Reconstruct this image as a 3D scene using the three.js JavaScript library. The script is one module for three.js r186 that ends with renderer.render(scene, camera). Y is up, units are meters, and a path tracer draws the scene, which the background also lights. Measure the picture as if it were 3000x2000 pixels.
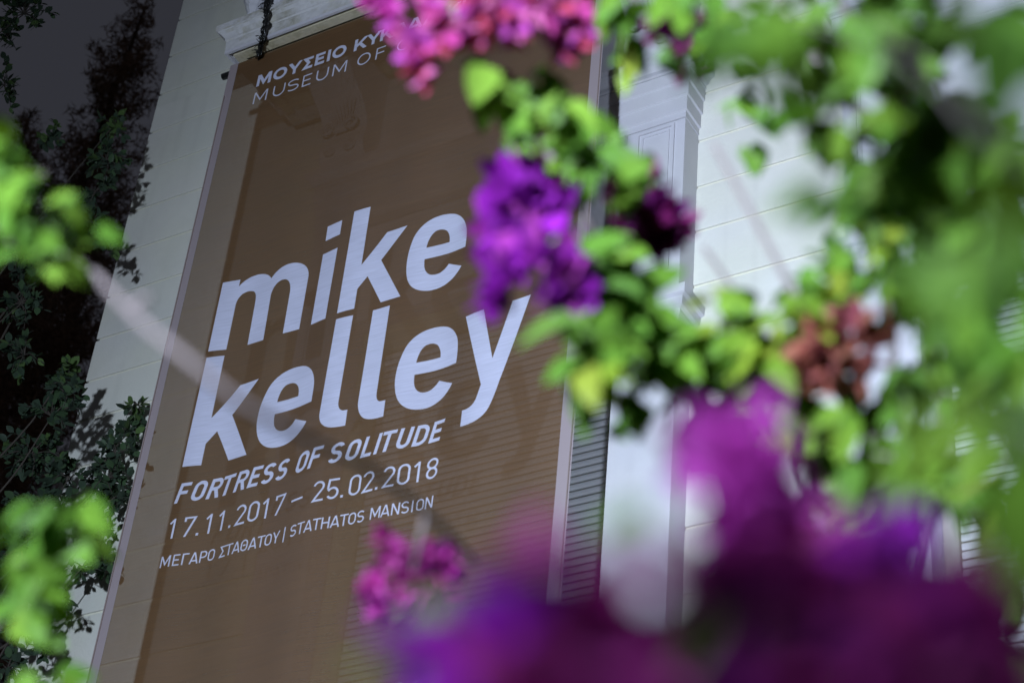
import * as THREE from 'three';
import { RoundedBoxGeometry } from 'three/addons/geometries/RoundedBoxGeometry.js';
import { mergeGeometries, toCreasedNormals } from 'three/addons/utils/BufferGeometryUtils.js';

// ------------------------------------------------------------------ camera, sky, light, exposure
const scene = new THREE.Scene();
const CAM = new THREE.Vector3(8.7526, 1.6, 8.0);            // standing in the garden, the facade is the plane z = 0
const FPX = 5833;                                           // focal length in pixels of the 3000 x 2000 photograph (a 70 mm lens)
const camera = new THREE.PerspectiveCamera(2 * Math.atan(1000 / FPX) * 180 / Math.PI, 1024 / 682, 0.05, 400);
camera.filmGauge = 36;
camera.position.copy(CAM);
camera.rotation.order = 'YXZ';
camera.rotation.set(0.63773, 0.58063, 0.10154);             // pitch, yaw, roll
camera.updateMatrixWorld(true);
camera.focus = 12.0;
camera.userData.fStop = 2.8;

const renderer = new THREE.WebGLRenderer({ antialias: true });
renderer.setSize(1024, 682);
renderer.toneMapping = THREE.LinearToneMapping;
renderer.toneMappingExposure = 1.0;
renderer.shadowMap.enabled = true;

// night sky over a town: an even grey, slightly lighter towards the horizon
{
  const W = 64, H = 32, data = new Float32Array(W * H * 4);
  for (let y = 0; y < H; y++) for (let x = 0; x < W; x++) {
    const up = Math.max(0, (y + 0.5) / H - 0.5) * 2, k = 1.12 - 0.25 * up, o = (y * W + x) * 4;
    data[o] = 0.0285 * k; data[o + 1] = 0.0295 * k; data[o + 2] = 0.0375 * k; data[o + 3] = 1;
  }
  const sky = new THREE.DataTexture(data, W, H, THREE.RGBAFormat, THREE.FloatType);
  sky.mapping = THREE.EquirectangularReflectionMapping; sky.magFilter = THREE.LinearFilter; sky.needsUpdate = true;
  scene.background = sky; scene.environment = sky;
}
const FLOOD_AT = new THREE.Vector3(8.1, 3.3, 13.2), FLOOD_TO = new THREE.Vector3(6.6, 6.3, 0), FLOOD_POWER = 1200;
const FLOOD_ANGLE = 0.6435;

// ------------------------------------------------------------------ lettering of the banner (millimetres from its top left corner)
const LETTERS = [
  'M364 2034L488 2037L487 2090C522 2039 588 2015 659 2041C692 2053 715 2075 729 2099C767 2037 832 2011 911 2038C970 2060 1013 2109 1018 2174L1019 2576L901 2574L897 2251C893 2196 874 2154 839 2144C784 2129 747 2185 751 2257L758 2577L637 2574L633 2247C633 2202 625 2161 590 2152C532 2133 489 2174 491 2247L491 2576L367 2568Z',
  'M1108 2045L1225 2043L1227 2581L1109 2577ZM1106 1826L1223 1825L1225 1939L1109 1941Z',
  'M1309 1791L1424 1789L1429 2245L1573 2035L1715 2032L1561 2245L1738 2570L1603 2571L1484 2346L1429 2426L1430 2574L1314 2577Z',
  'M2137 2324C2139 2259 2138 2215 2127 2172C2109 2100 2063 2044 2010 2027C1897 1990 1808 2048 1772 2142C1742 2246 1744 2351 1760 2425C1776 2499 1817 2544 1874 2563C1972 2596 2075 2553 2124 2457L2029 2406C2001 2453 1965 2471 1920 2457C1887 2445 1868 2400 1867 2366C1865 2352 1865 2339 1865 2330ZM1866 2244C1869 2201 1882 2153 1911 2132C1937 2119 1970 2129 1989 2150C2012 2180 2016 2217 2015 2242Z',
  'M366 2614L488 2620L488 3075L643 2871L784 2870L627 3080L802 3408L666 3407L544 3178L486 3257L486 3406L361 3399Z',
  'M1228 3172C1228 3114 1230 3060 1221 3022C1205 2949 1162 2892 1103 2873C1001 2841 913 2889 877 2960C837 3045 824 3145 841 3237C857 3319 899 3384 970 3405C1069 3431 1165 3400 1215 3302L1119 3251C1098 3290 1059 3315 1018 3302C980 3289 964 3254 960 3225C956 3201 956 3185 956 3170ZM957 3086C958 3047 969 2998 994 2981C1019 2966 1056 2970 1081 2998C1104 3024 1108 3057 1108 3087Z',
  'M1315 2621L1430 2621L1428 3225C1427 3263 1439 3294 1467 3300L1493 3299L1495 3407C1465 3408 1428 3411 1387 3398C1338 3379 1310 3335 1310 3278Z',
  'M1558 2617L1673 2615L1670 3222C1670 3256 1677 3285 1702 3294L1738 3296L1739 3406C1695 3407 1656 3407 1613 3385C1576 3362 1555 3312 1553 3257Z',
  'M2173 3160C2174 3101 2174 3046 2162 2994C2142 2926 2097 2876 2043 2861C1947 2835 1854 2880 1819 2968C1784 3055 1777 3149 1789 3221C1802 3306 1841 3374 1916 3398C2016 3429 2120 3388 2161 3291L2065 3240C2039 3282 2007 3304 1964 3294C1926 3284 1910 3249 1905 3207C1903 3189 1903 3175 1903 3163ZM1903 3079C1907 3036 1918 2990 1945 2971C1969 2957 2003 2964 2022 2983C2047 3015 2053 3051 2053 3078Z',
  'M2205 2858L2329 2855L2421 3214L2512 2850L2631 2851L2477 3390C2460 3463 2441 3523 2426 3551C2394 3607 2329 3624 2259 3615L2259 3510C2304 3518 2334 3500 2347 3451L2366 3375Z',
];
const WIDTH = { I: 0, M: 0.84, N: 0.64, E: 0.56, F: 0.56, L: 0.53, O: 0.63, Θ: 0.63, S: 0.62, R: 0.65, P: 0.62, T: 0.68, U: 0.63, D: 0.65, A: 0.72, Λ: 0.72, Δ: 0.76, H: 0.64, Γ: 0.54, Σ: 0.6, Υ: 0.68, Y: 0.68, K: 0.66, C: 0.62, X: 0.68, '1': 0.26, '.': 0.18, '–': 0.64, '|': 0.1 };
function glyph(k, ch, x, base, cap, w, slant, round, wide) {
  const W = ch === 'I' ? w : (WIDTH[ch] ?? 0.56) * cap * (ch === '1' || ch === '–' ? 1 : wide) * (wide < 1.3 ? 1 : 'EΣF'.includes(ch) ? 0.84 : ch === 'M' ? 0.86 : ch === 'O' ? 1.1 : 1), h = w / 2, L = h, R = W - h, T = -cap + h, Bm = -h, m = W / 2, mid = -0.51 * cap, D = Math.PI / 180;
  k.save(); k.translate(x, base); k.transform(1, 0, -slant, 1, 0, 0); k.lineWidth = w;
  if (ch === '|') { k.beginPath(); k.moveTo(h, 0.18 * cap); k.lineTo(h, -1.12 * cap); k.stroke(); k.restore(); return; }
  k.beginPath(); k.rect(-cap, -cap - (/[OSCΘ0258]/.test(ch) ? h * 0.3 : 0), 3 * cap, cap + (/[OSCΘU0258]/.test(ch) ? h * 0.6 : 0)); k.clip(); k.beginPath();
  const line = (...p) => { k.moveTo(p[0], p[1]); for (let i = 2; i < p.length; i += 2) k.lineTo(p[i], p[i + 1]); };
  const ring = (y0, y1) => { const ry = (y1 - y0) / 2, rx = (R - L) / 2; if (round || ry < rx * 1.15) { k.moveTo(R, (y0 + y1) / 2); k.ellipse(m, (y0 + y1) / 2, rx, ry, 0, 0, 2 * Math.PI); } else { k.moveTo(R, y0 + rx); k.arc(m, y0 + rx, rx, 0, -Math.PI, true); k.lineTo(L, y1 - rx); k.arc(m, y1 - rx, rx, Math.PI, 0, true); k.closePath(); } };
  const bowl = (y0, y1, cut = 0) => { const r = Math.min((y1 - y0) / 2, (R - L) * 0.62); k.moveTo(L, y0); k.lineTo(R - r, y0); k.arc(R - r, y0 + r, r, -Math.PI / 2, 0); k.lineTo(R, y1 - r); k.arc(R - r, y1 - r, r, 0, Math.PI / 2); k.lineTo(L, y1); };
  const stem = (q) => line(q, 0, q, -cap);
  if ('EFLRPDHΓK'.includes(ch)) stem(L);
  if ('EFΓ'.includes(ch)) line(0, T, W, T);
  if ('EF'.includes(ch)) line(L, mid, W * 0.9, mid);
  if ('EL'.includes(ch)) line(0, Bm, W, Bm);
  switch (ch) {
    case 'I': stem(h); break;
    case 'T': line(0, T, W, T); stem(m); break;
    case 'H': stem(R); line(L, mid, R, mid); break;
    case 'N': stem(L); stem(R); line(L, -cap, R, 0); break;
    case 'M': stem(L); stem(R); line(L, -cap - h * 0.4, m, -0.24 * cap, R, -cap - h * 0.4); break;
    case 'A': case 'Λ': case 'Δ': line(h * 0.75, h * 0.2, m, -cap - h * 0.6, W - h * 0.75, h * 0.2); if (ch === 'A') line(W * 0.2, -0.27 * cap, W * 0.8, -0.27 * cap); if (ch === 'Δ') line(h, Bm, W - h, Bm); break;
    case 'Y': case 'Υ': line(h * 0.75, -cap - h * 0.2, m, -0.42 * cap, W - h * 0.75, -cap - h * 0.2); line(m, 0, m, -0.42 * cap); break;
    case 'X': line(h, 0, R, -cap); line(h, -cap, R, 0); break;
    case 'K': line(R, -cap - h * 0.2, L + h * 0.6, -0.36 * cap); line(W * 0.40, -0.56 * cap, R, h * 0.2); break;
    case 'Σ': line(W, T, L + h * 0.4, T, W * 0.58, mid, L + h * 0.4, Bm, W, Bm); break;
    case 'O': case '0': ring(T, Bm); break;
    case 'Θ': ring(T, Bm); line(W * 0.3, mid, W * 0.7, mid); break;
    case '8': ring(T, mid); ring(mid, Bm); break;
    case 'U': { const r = (R - L) / 2; k.moveTo(L, -cap); k.lineTo(L, Bm - r); k.arc(m, Bm - r, r, Math.PI, 0, true); k.lineTo(R, -cap); break; }
    case 'C': k.ellipse(m, -cap / 2, (R - L) / 2, (cap - w) / 2, 0, -48 * D, 48 * D, true); break;
    case 'S': { const a = (T + mid) / 2, b = (mid + Bm) / 2, rx = (R - L) / 2; k.ellipse(m, a, rx, (mid - T) / 2, 0, -28 * D, -270 * D, true); k.ellipse(m, b, rx, (Bm - mid) / 2, 0, -90 * D, 152 * D, false); break; }
    case 'R': bowl(T, mid + 0.02 * cap); line(W * 0.52, mid, R + h * 0.1, h * 0.2); break;
    case 'P': bowl(T, mid + 0.06 * cap); break;
    case 'D': bowl(T, Bm); break;
    case '1': stem(W - h); line(0, -0.76 * cap, W - h, -cap + h * 0.8); break;
    case '2': { const r = (R - L) / 2; k.arc(m, T + r, r, -165 * D, 35 * D); k.lineTo(L + h * 0.6, Bm); k.lineTo(W, Bm); break; }
    case '5': { k.moveTo(W * 0.95, T); k.lineTo(L + w * 0.3, T); k.lineTo(L, -0.52 * cap); const r = (R - L) / 2; k.moveTo(L, -0.52 * cap); k.ellipse(m, -0.3 * cap, r, 0.3 * cap - h, 0, -140 * D, 150 * D); break; }
    case '7': line(L, -0.76 * cap, L, T, R, T, W * 0.22, h * 0.3); break;
    case '.': line(0, -w * 0.62, w * 1.2, -w * 0.62); k.lineWidth = w * 1.24; break;
    case '–': line(0, -0.42 * cap, W, -0.42 * cap); break;
  }
  k.stroke(); k.restore();
}
// text, left edge of every letter, base line, cap height, stroke, slant, round O, width factor
const LINES = [
  ['FORTRESS OF SOLITUDE', [357, 456, 558, 640, 749, 850, 938, 1036, 0, 1186, 1285, 0, 1415, 1518, 1620, 1706, 1735, 1842, 1941, 2044], 3649, 133, 22.5, 0.2, false, 0.97],
  ['17.11.2017 – 25.02.2018', [365, 456, 542, 596, 684, 765, 807, 898, 995, 1078, 0, 1204, 0, 1356, 1446, 1534, 1580, 1663, 1753, 1794, 1884, 1980, 2056], 3886, 132, 13.5, 0, false, 1],
  ['ΜΕΓΑΡΟ ΣΤΑΘΑΤΟΥ'.replace(/[ΜΕΑΡΟΤ]/g, (c) => ({ Μ: 'M', Ε: 'E', Α: 'A', Ρ: 'P', Ο: 'O', Τ: 'T' })[c]) + ' | STATHATOS MANSION', [353, 433, 490, 537, 600, 654, 0, 736, 781, 832, 890, 944, 999, 1051, 1104, 0, 1186, 0, 1236, 1286, 1337, 1391, 1446, 1500, 1554, 1607, 1661, 0, 1746, 1813, 1876, 1932, 1993, 2020, 2076], 4071, 74, 9, 0, false, 1.02],
  ['MOΥΣEIO KΥKΛAΔIKHΣ TEXNHΣ', [273, 406, 526, 648, 748, 846, 885, 0, 1061, 1160, 1269, 1367, 1476, 1600, 1735, 1778, 1890, 2005, 0, 2130, 2240, 2335, 2455, 2570, 2685], 314, 108, 24, 0, true, 1.5],
  ['MUSEUM OF CYCLADIC ART', [277, 433, 550, 672, 783, 914, 0, 1110, 1257, 0, 1420, 1541, 1662, 1795, 1890, 2010, 2140, 2180, 0, 2360, 2490, 2600], 476, 105, 11, 0, true, 1.45],
  ['INFO', [1995, 2046, 2163, 2284], 5235, 165, 22, 0, false, 1.15],
];

// ------------------------------------------------------------------ helpers
function rngOf(seed) { let s = seed | 0; return () => { s = (s + 0x6d2b79f5) | 0; let t = Math.imul(s ^ (s >>> 15), 1 | s); t = (t + Math.imul(t ^ (t >>> 7), 61 | t)) ^ t; return ((t ^ (t >>> 14)) >>> 0) / 4294967296; }; }
const V = (x, y, z) => new THREE.Vector3(x, y, z);
const lin = (r, g, b) => new THREE.Color().setRGB(r, g, b);
const taken = new Map();
function numbered(name) { const n = taken.get(name) ?? 0; taken.set(name, n + 1); return n ? name + '_' + String(n).padStart(3, '0') : name; }
function thing(name, label, category, at = V(0, 0, 0), group) {
  const o = new THREE.Group(); o.name = numbered(name); o.position.copy(at); o.userData = { label, category };
  if (group) o.userData.group = group;
  scene.add(o); return o;
}
// a mesh whose geometry is given in world coordinates, hung under a parent that is only moved, never turned
const originOf = (o) => { const v = V(0, 0, 0); for (let q = o; q && q !== scene; q = q.parent) v.add(q.position); return v; };
function part(parent, name, geo, mat, own = false) {
  const o = originOf(parent);
  if (!own) geo.translate(-o.x, -o.y, -o.z);
  const m = new THREE.Mesh(geo, mat); m.name = name; m.castShadow = m.receiveShadow = true; parent.add(m); return m;
}
function sub(parent, name) { const g = new THREE.Group(); g.name = name; parent.add(g); return g; }
// from a pixel of the 3000 x 2000 photograph: a point at a depth along the lens axis, or on a plane parallel to the facade
const rayOf = (x, y) => V((x - 1500) / FPX, -(y - 1000) / FPX, -1).applyQuaternion(camera.quaternion);
const atDepth = (x, y, d) => rayOf(x, y).multiplyScalar(d).add(CAM);
const onZ = (x, y, z) => { const r = rayOf(x, y); return r.multiplyScalar((z - CAM.z) / r.z).add(CAM); };

function boxUV(g) {                                          // uv in metres, by the way each face points
  g = g.index ? g.toNonIndexed() : g;
  const p = g.attributes.position, n = g.attributes.normal, uv = new Float32Array(p.count * 2);
  for (let i = 0; i < p.count; i++) {
    const ax = Math.abs(n.getX(i)), ay = Math.abs(n.getY(i)), az = Math.abs(n.getZ(i)), x = p.getX(i), y = p.getY(i), z = p.getZ(i);
    if (az >= ax && az >= ay) { uv[2 * i] = x; uv[2 * i + 1] = y; } else if (ax >= ay) { uv[2 * i] = z + 3.1; uv[2 * i + 1] = y; } else { uv[2 * i] = x; uv[2 * i + 1] = z + 1.7; }
  }
  g.setAttribute('uv', new THREE.BufferAttribute(uv, 2)); return g;
}
function box(x0, x1, y0, y1, z0, z1, r = 0) {
  const g = r ? new RoundedBoxGeometry(x1 - x0, y1 - y0, z1 - z0, 1, r) : new THREE.BoxGeometry(x1 - x0, y1 - y0, z1 - z0);
  g.translate((x0 + x1) / 2, (y0 + y1) / 2, (z0 + z1) / 2); return boxUV(g);
}
// a block standing against a wall whose left, right and front faces step out by d at each height y
function ringSolid(x0, x1, zb, zf, rings) {
  const pos = [], quad = (a, b, c, d) => pos.push(...a, ...b, ...c, ...a, ...c, ...d);
  const at = ([y, d]) => [[x0 - d, y, zb], [x0 - d, y, zf + d], [x1 + d, y, zf + d], [x1 + d, y, zb]];
  for (let i = 0; i + 1 < rings.length; i++) { const a = at(rings[i]), b = at(rings[i + 1]); for (let k = 0; k < 3; k++) quad(a[k], a[k + 1], b[k + 1], b[k]); }
  const lo = at(rings[0]), hi = at(rings[rings.length - 1]);
  quad(lo[3], lo[2], lo[1], lo[0]); quad(hi[0], hi[1], hi[2], hi[3]);
  const g = new THREE.BufferGeometry(); g.setAttribute('position', new THREE.Float32BufferAttribute(pos, 3)); g.computeVertexNormals(); return boxUV(g);
}
function tube(points, r0, r1 = r0, seg = 24, sides = 7, closedEnd = true) {   // a tapering tube through points
  const c = new THREE.CatmullRomCurve3(points, false, 'centripetal'), fr = c.computeFrenetFrames(seg, false), pos = [], idx = [];
  for (let i = 0; i <= seg; i++) {
    const p = c.getPointAt(i / seg), r = r0 + (r1 - r0) * i / seg;
    for (let k = 0; k < sides; k++) { const a = k / sides * 2 * Math.PI, n = fr.normals[i].clone().multiplyScalar(Math.cos(a) * r).addScaledVector(fr.binormals[i], Math.sin(a) * r).add(p); pos.push(n.x, n.y, n.z); }
  }
  for (let i = 0; i < seg; i++) for (let k = 0; k < sides; k++) { const a = i * sides + k, b = i * sides + (k + 1) % sides; idx.push(a, b, a + sides, b, b + sides, a + sides); }
  if (closedEnd) for (let k = 1; k + 1 < sides; k++) { idx.push(0, k + 1, k); const e = seg * sides; idx.push(e, e + k, e + k + 1); }
  const g = new THREE.BufferGeometry(); g.setAttribute('position', new THREE.Float32BufferAttribute(pos, 3)); g.setIndex(idx); g.computeVertexNormals();
  g.setAttribute('uv', new THREE.Float32BufferAttribute(new Float32Array(pos.length / 3 * 2), 2)); return g;
}

// ------------------------------------------------------------------ textures
function valueNoise(seed, n) { const r = rngOf(seed), t = new Float32Array(n * n).map(() => r()); return (x, y) => { const X = Math.floor(x), Y = Math.floor(y), f = x - X, g = y - Y, a = f * f * (3 - 2 * f), b = g * g * (3 - 2 * g), at = (i, j) => t[((j % n + n) % n) * n + (i % n + n) % n]; return (at(X, Y) * (1 - a) + at(X + 1, Y) * a) * (1 - b) + (at(X, Y + 1) * (1 - a) + at(X + 1, Y + 1) * a) * b; }; }
function texture(size, f, srgb, repeat = 1) {
  const d = new Uint8Array(size * size * 4);
  for (let y = 0; y < size; y++) for (let x = 0; x < size; x++) { const c = f(x / size, y / size), o = (y * size + x) * 4; for (let k = 0; k < 3; k++) d[o + k] = Math.max(0, Math.min(255, (Array.isArray(c) ? c[k] : c) * 255)); d[o + 3] = 255; }
  const t = new THREE.DataTexture(d, size, size); t.magFilter = THREE.LinearFilter; t.wrapS = t.wrapT = THREE.RepeatWrapping; t.repeat.set(repeat, repeat);
  if (srgb) t.colorSpace = THREE.SRGBColorSpace; t.needsUpdate = true; return t;
}
const nA = valueNoise(11, 64), nB = valueNoise(12, 64), nC = valueNoise(13, 64);
// tiles over 4 m: soft blotches, grain, vertical rain streaks
const blotch = (u, v) => 0.5 * nA(u * 8, v * 8) + 0.3 * nB(u * 16, v * 16) + 0.2 * nC(u * 64, v * 64);
const streaks = (u, v) => 0.6 * nB(u * 64, v * 4) + 0.4 * nA(u * 32, v * 2);
const plasterTint = texture(1024, (u, v) => { const k = 0.93 + 0.07 * blotch(u, v) - 0.05 * Math.max(0, streaks(u, v) - 0.62) * 2; return [k, k * (0.995 - 0.012 * nB(u * 8, v * 8)), k * (0.985 - 0.03 * nA(u * 16, v * 16))]; }, true, 0.25);
const plasterBump = texture(512, (u, v) => 0.55 * nA(u * 64, v * 64) + 0.3 * nB(u * 32 + 5, v * 32) + 0.15 * nC(u * 16, v * 16), false, 1.2);
const soffitTint = texture(512, (u, v) => { const s = Math.max(0, blotch(u * 2, v * 2) - 0.42) * 1.6, k = 0.97 - 0.4 * s * nC(u * 32, v * 8) - 0.07 * nA(u * 64, v * 64); return [k, k * (0.985 - 0.02 * s), k * (0.95 - 0.14 * s)]; }, true, 0.6);

// ------------------------------------------------------------------ materials
const std = (c, rough = 0.9, o = {}) => new THREE.MeshStandardMaterial({ color: c, roughness: rough, ...o });
const creamPlaster = std(lin(0.735, 0.745, 0.685), 0.92, { map: plasterTint, bumpMap: plasterBump, bumpScale: 0.0015 });
const jointPlaster = std(lin(0.79, 0.785, 0.67), 0.95, { map: plasterTint, bumpMap: plasterBump, bumpScale: 0.001 });
const whiteStucco = std(lin(0.60, 0.605, 0.66), 0.85, { map: plasterTint, bumpMap: plasterBump, bumpScale: 0.001 });
const corniceStucco = std(lin(0.64, 0.65, 0.70), 0.88, { map: soffitTint, bumpMap: plasterBump, bumpScale: 0.0015 });
const soffitStone = std(lin(0.64, 0.60, 0.47), 0.95, { map: soffitTint, bumpMap: plasterBump, bumpScale: 0.002 });
const shutterPaint = std(lin(0.72, 0.73, 0.75), 0.6);
const darkMetal = std(lin(0.05, 0.05, 0.05), 0.35, { metalness: 0.8 });
const cableBlack = std(lin(0.012, 0.012, 0.011), 0.28);
const barkMat = std(lin(0.055, 0.045, 0.035), 0.95);
const stemMat = std(lin(0.16, 0.125, 0.12), 0.8);
const leafMat = (r, g, b, coat = 0.1, through = 0.4) => new THREE.MeshPhysicalMaterial({ color: lin(r, g, b), roughness: 0.95, transmission: through, thickness: 0, clearcoat: coat, clearcoatRoughness: 0.4, specularIntensity: coat ? 0.35 : 0.1, side: THREE.DoubleSide });

// ------------------------------------------------------------------ ground
{
  const g = new THREE.PlaneGeometry(240, 240).rotateX(-Math.PI / 2); const m = new THREE.Mesh(g, std(lin(0.07, 0.075, 0.05), 1, { map: plasterTint }));
  m.name = 'ground'; m.userData.kind = 'structure'; m.receiveShadow = true; scene.add(m);
}

// ------------------------------------------------------------------ the mansion
const ZR = 0.09;                                            // the window bay stands 9 cm in front of the corner wall
const BAY = 1.95, W1 = [2.45, 4.36], W2 = [6.123, 8.03], EAST = 9.2, SILL = 4.6, HEAD = 9.02, TOP = 15;
const house = thing('mansion', 'pale neoclassical mansion with scored plaster courses, pilasters, balcony and slatted shutters', 'building');
{
  const c = [];
  c.push(box(0.015, BAY - 0.006, 0, TOP, -0.35, -0.016));
  for (const [a, b] of [[BAY - 0.006, W1[0]], [W1[1], W2[0]], [W2[1], EAST]]) c.push(box(a, b, 0, TOP, -0.35, ZR - 0.016));
  for (const [a, b] of [W1, W2]) { c.push(box(a, b, HEAD, TOP, -0.35, ZR - 0.016)); c.push(box(a, b, 0, SILL, -0.35, ZR - 0.016)); }
  c.push(box(0.03, EAST - 0.02, 0, TOP - 0.02, -10, -0.352));
  part(house, 'wall', mergeGeometries(c), jointPlaster);
  // courses of scored plaster, each proud of the joints by 16 mm with eased edges
  const joints = [12.97, 12.56, 12.144, 11.74, 11.34, 10.94, 10.54, 10.14, 9.755, 9.388, 9.045];
  for (let y = 13.38; y < TOP; y += 0.41) joints.unshift(y);
  for (let y = 8.643; y > 0.2; y -= 0.4) joints.push(y);
  const course = (x0, x1, y0, y1, z) => {                    // y0 < y1; a little cyma at both edges
    const d = 0.016, e = 0.009, s = new THREE.Shape(); s.moveTo(-d, y0); s.lineTo(-d * 0.25, y0); s.quadraticCurveTo(0, y0, 0, y0 + e); s.lineTo(0, y1 - e); s.quadraticCurveTo(0, y1, -d * 0.25, y1); s.lineTo(-d, y1);
    const g = new THREE.ExtrudeGeometry(s, { depth: x1 - x0, bevelEnabled: false, curveSegments: 2 });
    g.rotateY(Math.PI / 2); g.translate(x0, 0, z);            // shape x -> -z, extrusion -> +x
    const p = g.attributes.position; for (let i = 0; i < p.count; i++) p.setZ(i, z - (p.getZ(i) - z));
    const ix = new Uint32Array(p.count); for (let i = 0; i < p.count; i += 3) { ix[i] = i; ix[i + 1] = i + 2; ix[i + 2] = i + 1; }
    g.setIndex(new THREE.BufferAttribute(ix, 1)); const h = g.toNonIndexed(); h.deleteAttribute('normal'); h.computeVertexNormals(); return boxUV(h);
  };
  const r = rngOf(5);
  for (let i = 0; i + 1 < joints.length; i++) {
    const y1 = joints[i] - 0.011, y0 = joints[i + 1] + 0.011, put = (a, b, z) => part(house, 'wall_course', course(a, b, y0, y1, z + (r() - 0.5) * 0.002), creamPlaster);
    put(0, BAY - 0.008, 0);
    if (y0 > HEAD) put(BAY, EAST, ZR);
    else for (const [a, b] of [[BAY, W1[0]], [W1[1] - 0.0, W2[0]], [W2[1], EAST]]) put(a, b, ZR);
  }
  part(house, 'roof', ringSolid(0.02, EAST - 0.02, -10.1, 0.12, [[TOP, 0.05], [TOP + 0.2, 0.1], [TOP + 0.3, 0.35], [TOP + 0.45, 0.35], [TOP + 0.5, 0.2]]), whiteStucco);
}
// one window: two panelled pilasters, a stepped lintel and a roller shutter
function windowBay([x0, x1]) {
  const PZ = 0.27, PW = 0.388;
  for (const s of [0, 1]) {
    const a = s ? x1 : x0 - PW, b = a + PW, pil = sub(house, 'pilaster');
    part(pil, 'shaft', box(a, b, 0.02, 9.80, ZR - 0.01, PZ, 0.006), whiteStucco);
    const strip = (m, w, y0, y1, z) => {                      // a picture-frame moulding on the shaft
      const q = [box(a + m, a + m + w, y0, y1, PZ - 0.004, PZ + z), box(b - m - w, b - m, y0, y1, PZ - 0.004, PZ + z), box(a + m + w, b - m - w, y1 - w, y1, PZ - 0.004, PZ + z), box(a + m + w, b - m - w, y0, y0 + w, PZ - 0.004, PZ + z)];
      return mergeGeometries(q);
    };
    part(pil, 'panel_moulding', strip(0.066, 0.02, 8.66, 9.775, 0.012), whiteStucco);
    part(pil, 'panel_moulding', strip(0.1, 0.014, 8.695, 9.74, 0.007), whiteStucco);
    part(pil, 'impost', ringSolid(a, b, ZR - 0.008, PZ, [[8.25, 0.004], [8.31, 0.03], [8.33, 0.03], [8.345, 0.05], [8.40, 0.055], [8.41, 0.075], [8.465, 0.08], [8.475, 0.07], [8.50, 0.004]]), whiteStucco);
  }
  const lin_ = sub(house, 'lintel'), A = x0 - PW, B = x1 + PW;
  part(lin_, 'fascia', box(x0 - 0.002, x1 + 0.002, HEAD, 9.795, ZR - 0.012, 0.2, 0.004), whiteStucco);
  part(lin_, 'architrave', ringSolid(A, B, ZR - 0.006, PZ, [[9.802, 0.003], [9.852, 0.003], [9.857, 0.014], [9.962, 0.014], [9.968, 0.026], [10.068, 0.026], [10.074, 0.037], [10.165, 0.037]]), whiteStucco);
  part(lin_, 'crown_moulding', ringSolid(A, B, ZR - 0.004, PZ, [[10.168, 0.042], [10.183, 0.042], [10.187, 0.03], [10.197, 0.03], [10.202, 0.055], [10.24, 0.075], [10.255, 0.095], [10.30, 0.10], [10.302, 0.09]]), whiteStucco);
  part(lin_, 'frieze', box(A + 0.02, B - 0.02, 10.304, 11.10, ZR - 0.013, 0.22), whiteStucco);
  // roller shutter
  const sh = sub(house, 'roller_shutter'), slat = (() => {
    const s = new THREE.Shape(); s.moveTo(-0.008, 0); s.lineTo(0.001, 0.001); s.quadraticCurveTo(0.006, 0.006, 0.0065, 0.0125); s.lineTo(0.0045, 0.0142); s.lineTo(0.0068, 0.0158); s.quadraticCurveTo(0.006, 0.032, 0, 0.0415); s.lineTo(-0.008, 0.0425);
    const g = new THREE.ExtrudeGeometry(s, { depth: x1 - x0 - 0.02, bevelEnabled: false, curveSegments: 3 }); g.rotateY(-Math.PI / 2); return boxUV(g);
  })();
  // after the turn: shape x -> z, extrusion -> -x
  const sr = rngOf(Math.round(x0 * 100));
  for (let y = SILL + 0.01; y < HEAD - 0.02; y += 0.0495) { const m = new THREE.Mesh(slat, shutterPaint); m.name = 'slat'; m.position.set(x1 - 0.01, y + (sr() - 0.5) * 0.0012, -0.16); m.rotation.set((sr() - 0.5) * 0.05, 0, (sr() - 0.5) * 0.0012); m.scale.y = 0.94; m.castShadow = m.receiveShadow = true; sh.add(m); }
}
windowBay(W1); windowBay(W2);
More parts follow.
